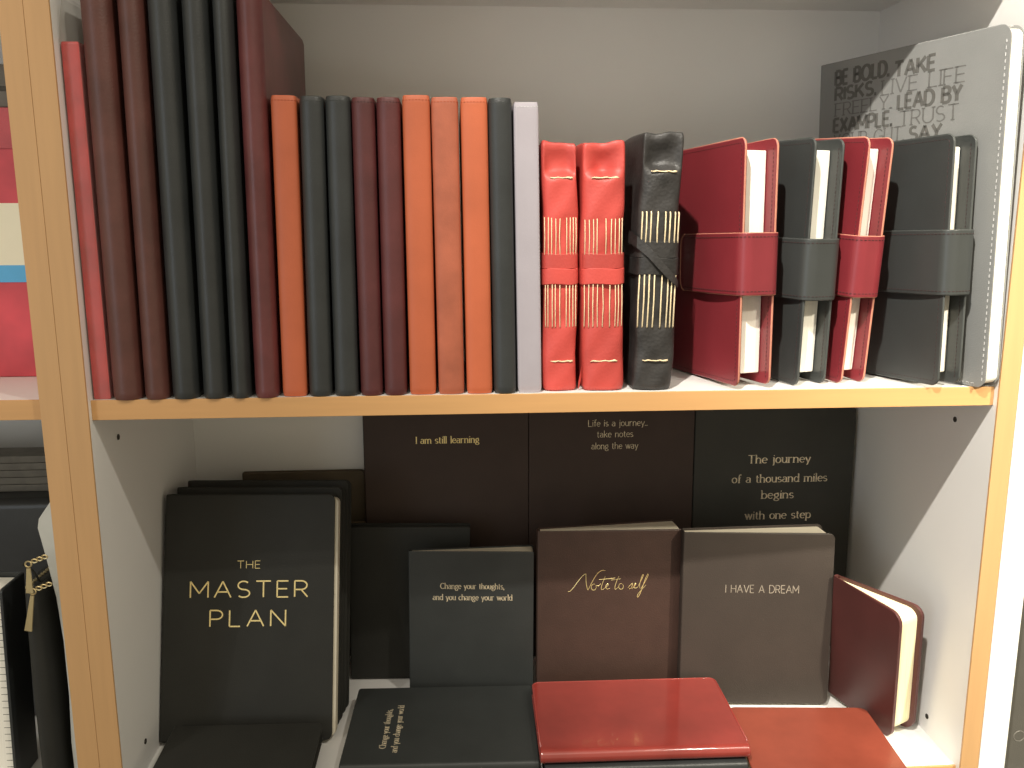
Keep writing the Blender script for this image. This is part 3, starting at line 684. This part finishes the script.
for k in range(5):
    zz = -.1084 + k * .0064
    q = std_book('album', ['dark album at the bottom of the stack on the black box', 'dark album, second from the bottom of the stack on the black box', 'dark album in the middle of the stack on the black box',
        'dark album, second from the top of the stack on the black box', 'dark album on top of the stack on the black box'][k], 'album', lie(-.590 + .003 * (k % 2), .180, zz, 0, .212, .030), .030, .212, .0060, ALBUM, page=ALBUME, r=.001, c=.0012, b=.0004, grp='dark albums stacked on the black box', sup=5)
# zipped pouch
zp = thing('zip_pouch', 'black zipped pouch with brass pulls, behind the left upright', 'pouch', Matrix.Translation((-.387, .06, ZF + .0002)))
def pouch(name, x0, x1, d, h, par, mat):
    v = []; f = []; n = 20; m = 10
    for i in range(m + 1):
        z = h * i / m; s = 1 - .35 * (i / m) ** 4 - .12 * (1 - i / m) ** 4
        for k in range(n):
            a = 2 * PI * k / n; ca, sa = math.cos(a), math.sin(a)
            v.append(((x0 + x1) / 2 + (x1 - x0) / 2 * s * abs(ca) ** .6 * (1 if ca > 0 else -1), d / 2 * (.98 - .05 * (i / m)) * abs(sa) ** .6 * (1 if sa > 0 else -1), z))
    for i in range(m):
        for k in range(n): f.append((i * n + k, i * n + (k + 1) % n, (i + 1) * n + (k + 1) % n, (i + 1) * n + k))
    f += [tuple(range(n))[::-1], tuple(m * n + k for k in range(n))]
    return mesh_obj(name, v, f, mat, par, smooth=True)
pouch('body', -.0090, .0095, .09, .170, zp, BLACKM)
mb = MB()
for k in range(22): mb.box(-.0012, .0012, -.043 + k * .004, -.0412 + k * .004, .1695, .1712)
mb.build('zip_teeth', BRASS, zp)
def pull(par, x, y, z, ln, ang):
    mb = MB()
    c = Vector((x, y, z)); mb.tube([(x + .0022 * math.cos(a), y, z + .0022 * math.sin(a)) for a in [2 * PI * k / 14 for k in range(14)]], .0006, 6, closed=True)
    for k in range(3): mb.tube([(x + .0045 + k * .0034 + .0020 * math.cos(a), y + .0006 * k, z + .0024 + k * .0012 + .0013 * math.sin(a)) for a in [2 * PI * i / 10 for i in range(10)]], .0006, 5, closed=True)
    d = Vector((math.sin(ang), 0, -math.cos(ang))); s = Vector((d.z, 0, -d.x))
    p0 = c + d * .003; p1 = c + d * ln
    v = []
    for p, w in ((p0, .0012), (c + d * ln * .5, .0018), (p1, .0026)):
        for yy in (-.0006, .0006): v += [tuple(p + s * w + Vector((0, yy, 0))), tuple(p - s * w + Vector((0, yy, 0)))]
    mb.add(v, [(0, 1, 5, 4), (4, 5, 9, 8), (2, 6, 7, 3), (6, 10, 11, 7), (0, 4, 6, 2), (4, 8, 10, 6), (1, 3, 7, 5), (5, 7, 11, 9), (0, 2, 3, 1), (8, 9, 11, 10)])
    return mb.build('zipper_pull', BRASS, par)
pull(zp, .0050, -.0475, .1900, .022, -.05)
pull(zp, .0060, -.0475, .1690, .031, -.20)
mb = MB(); mb.tube([(.001, -.0475, .1905), (.004, -.040, .182), (.004, -.030, .168)], .0008, 6); mb.tube([(.004, -.0475, .168), (.010, -.044, .172), (.006, -.02, .168)], .0009, 6); mb.build('zip_tape', BLACKM, zp)
# white lined fold with lavender tissue
def prism(name, outline, y0, y1, mat, par, bevel=.0006):
    n = len(outline); v = [(x, y0, z) for x, z in outline] + [(x, y1, z) for x, z in outline]
    f = [tuple(range(n)), tuple(range(2 * n - 1, n - 1, -1))] + [(k, (k + 1) % n, n + (k + 1) % n, n + k) for k in range(n)]
    return mesh_obj(name, v, f, mat, par, bevel=bevel)
fb = thing('gift_bag', 'white lined bag with lavender tissue squeezed against the left upright', 'bag', Matrix.Translation((-.366, .03, ZF + .0002)))
prism('side', [(x + .366, z - ZF) for x, z in [(-.3590, ZF), (-.3735, ZF), (-.3738, -.275), (-.3718, -.235), (-.3716, -.19), (-.3735, -.155), (-.3775, -.125), (-.3815, -.100), (-.3800, -.093), (-.3705, -.080), (-.3590, -.083)]], 0, .03, PLASTW, fb)
prism('tissue', [(x + .366, z - ZF) for x, z in [(-.3590, -.12), (-.3700, -.12), (-.3785, -.098), (-.3770, -.075), (-.3735, -.062), (-.3705, -.052), (-.3590, -.048)]], .034, .046, TISSUE, fb)
prism('printed_mark', [(x + .366, z - ZF) for x, z in [(-.3640, -.108), (-.3690, -.118), (-.3655, -.132), (-.3630, -.128)]], -.0004, .001, TISSUE, fb, bevel=0)
prism('printed_mark', [(x + .366, z - ZF) for x, z in [(-.3650, -.150), (-.3665, -.158), (-.3650, -.205), (-.3635, -.200)]], -.0004, .001, TISSUE, fb, bevel=0)
# black hardback with its white fore-edge to the viewer
q = std_book('notebook', 'black hardback with ruled white page edges facing out, at the left edge', 'notebook', pose(-.4185, .066, ZF + .0008, -PI / 2, .034), .034, .1625, .0300, BLACK, page=PAPER, r=.003, o=.004)
mb = MB()
for k in range(28): mb.box(.0298, .0302, -.027, -.003, .008 + k * .0056, .0084 + k * .0056)
mb.build('ruled_lines', ALBUME, q)
# right neighbour
q = std_book('folder', 'dark grey folder with brown top edge in the bookcase at the right edge', 'folder', pose(.3672, .0260, ZF - .0198, 0, 0), .16, .1650, .014, leather('folder_grey', (.085, .080, .068), .08, .6), r=.002, o=.003)
boxobj('top_strip', (.0006, .158, -.0143, -.0138, .1605, .1648), plain('brown_strip', (.28, .16, .10), .5), q)
mb = MB(); mb.tube([(.0125 + .0045 * math.cos(a), -.0140, .0400 + .0045 * math.sin(a)) for a in [2 * PI * k / 24 for k in range(24)]], .0004, 5, closed=True)
mb.build('round_emblem', plain('emblem_grey', (.16, .15, .13), .5), q)

# let every book rest on the board under it
bpy.context.view_layer.update()
def low(o):
    zs = [(o.matrix_world @ v.co).z for v in o.data.vertices] if o.type == 'MESH' else []
    return min(zs + [low(c) for c in o.children] + [9])
for o in list(COL.objects):
    if o.parent or o.get('kind') or o.get('category') in (None, 'bookcase'): continue
    z = low(o)
    for sfc in (0, ZF, ZF - .02):
        if abs(z - sfc) < .0045: o.location.z += sfc + .0001 - z + (.001 if sfc == 0 and o.location.x < -.33 else 0)

# ------------------------------------------------------------------ light
def spot(name, loc, target, energy, color, size, radius=.02, blend=.6):
    l = bpy.data.lights.new(name, 'SPOT'); l.energy = energy; l.color = color; l.spot_size = math.radians(size); l.spot_blend = blend; l.shadow_soft_size = radius
    o = bpy.data.objects.new(name, l); COL.objects.link(o); o.location = loc
    o.rotation_euler = (Vector(target) - Vector(loc)).to_track_quat('-Z', 'Y').to_euler(); return o
def area(name, loc, target, energy, color, sx, sy):
    l = bpy.data.lights.new(name, 'AREA'); l.energy = energy; l.color = color; l.shape = 'RECTANGLE'; l.size = sx; l.size_y = sy
    o = bpy.data.objects.new(name, l); COL.objects.link(o); o.location = loc
    o.rotation_euler = (Vector(target) - Vector(loc)).to_track_quat('-Z', 'Y').to_euler(); return o
spot('spot_left', (-.25, -.64, .93), (.46, 0, -.03), 92, (1, .94, .84), 60, .012, 1)
spot('spot_right', (.42, -.62, .92), (.08, 0, -.08), 18, (1, .93, .80), 80, .012, .8)
spot('spot_flank', (.66, -.75, .75), (.47, 0, -.05), 95, (1, .92, .74), 40, .02, 1)
spot('spot_far_left', (-.80, -.70, .93), (-.50, 0, 0), 9, (1, .93, .82), 60, .012, 1)
area('front_fill', (-.2, -1.6, 1.5), (0, 0, 0), 4, (1, .90, .76), 1.6, .8)  # broad fill added in front to lift the ambient level, not a fitting
area('shop_window', (-1.5, -1.7, .15), (.15, 0, -.05), 6, (.72, .85, 1), .7, 1.3)
w = bpy.data.worlds.new('shop'); scn.world = w; w.use_nodes = True
bg = w.node_tree.nodes['Background']; bg.inputs[0].default_value = (1, .885, .66, 1); bg.inputs[1].default_value = .56

# ------------------------------------------------------------------ camera
cam = bpy.data.cameras.new('camera'); co = bpy.data.objects.new('camera', cam); COL.objects.link(co)
r_ = (0.99786478, -0.06526342, -0.00256099); u_ = (0.01465359, 0.1854951, 0.98253592); f_ = (0.0636486, 0.98047552, -0.18605537)
co.matrix_world = Matrix(((r_[0], u_[0], -f_[0], -.0721), (r_[1], u_[1], -f_[1], -.6007), (r_[2], u_[2], -f_[2], .1225), (0, 0, 0, 1)))
cam.sensor_fit = 'HORIZONTAL'; cam.sensor_width = 36; cam.lens = 869.67 / 1024 * 36; cam.clip_start = .01
scn.camera = co
vs = scn.view_settings; vs.view_transform = 'Standard'; vs.look = 'None'; vs.exposure = 0; vs.gamma = 1; vs.use_curve_mapping = False
scn.display_settings.display_device = 'sRGB'
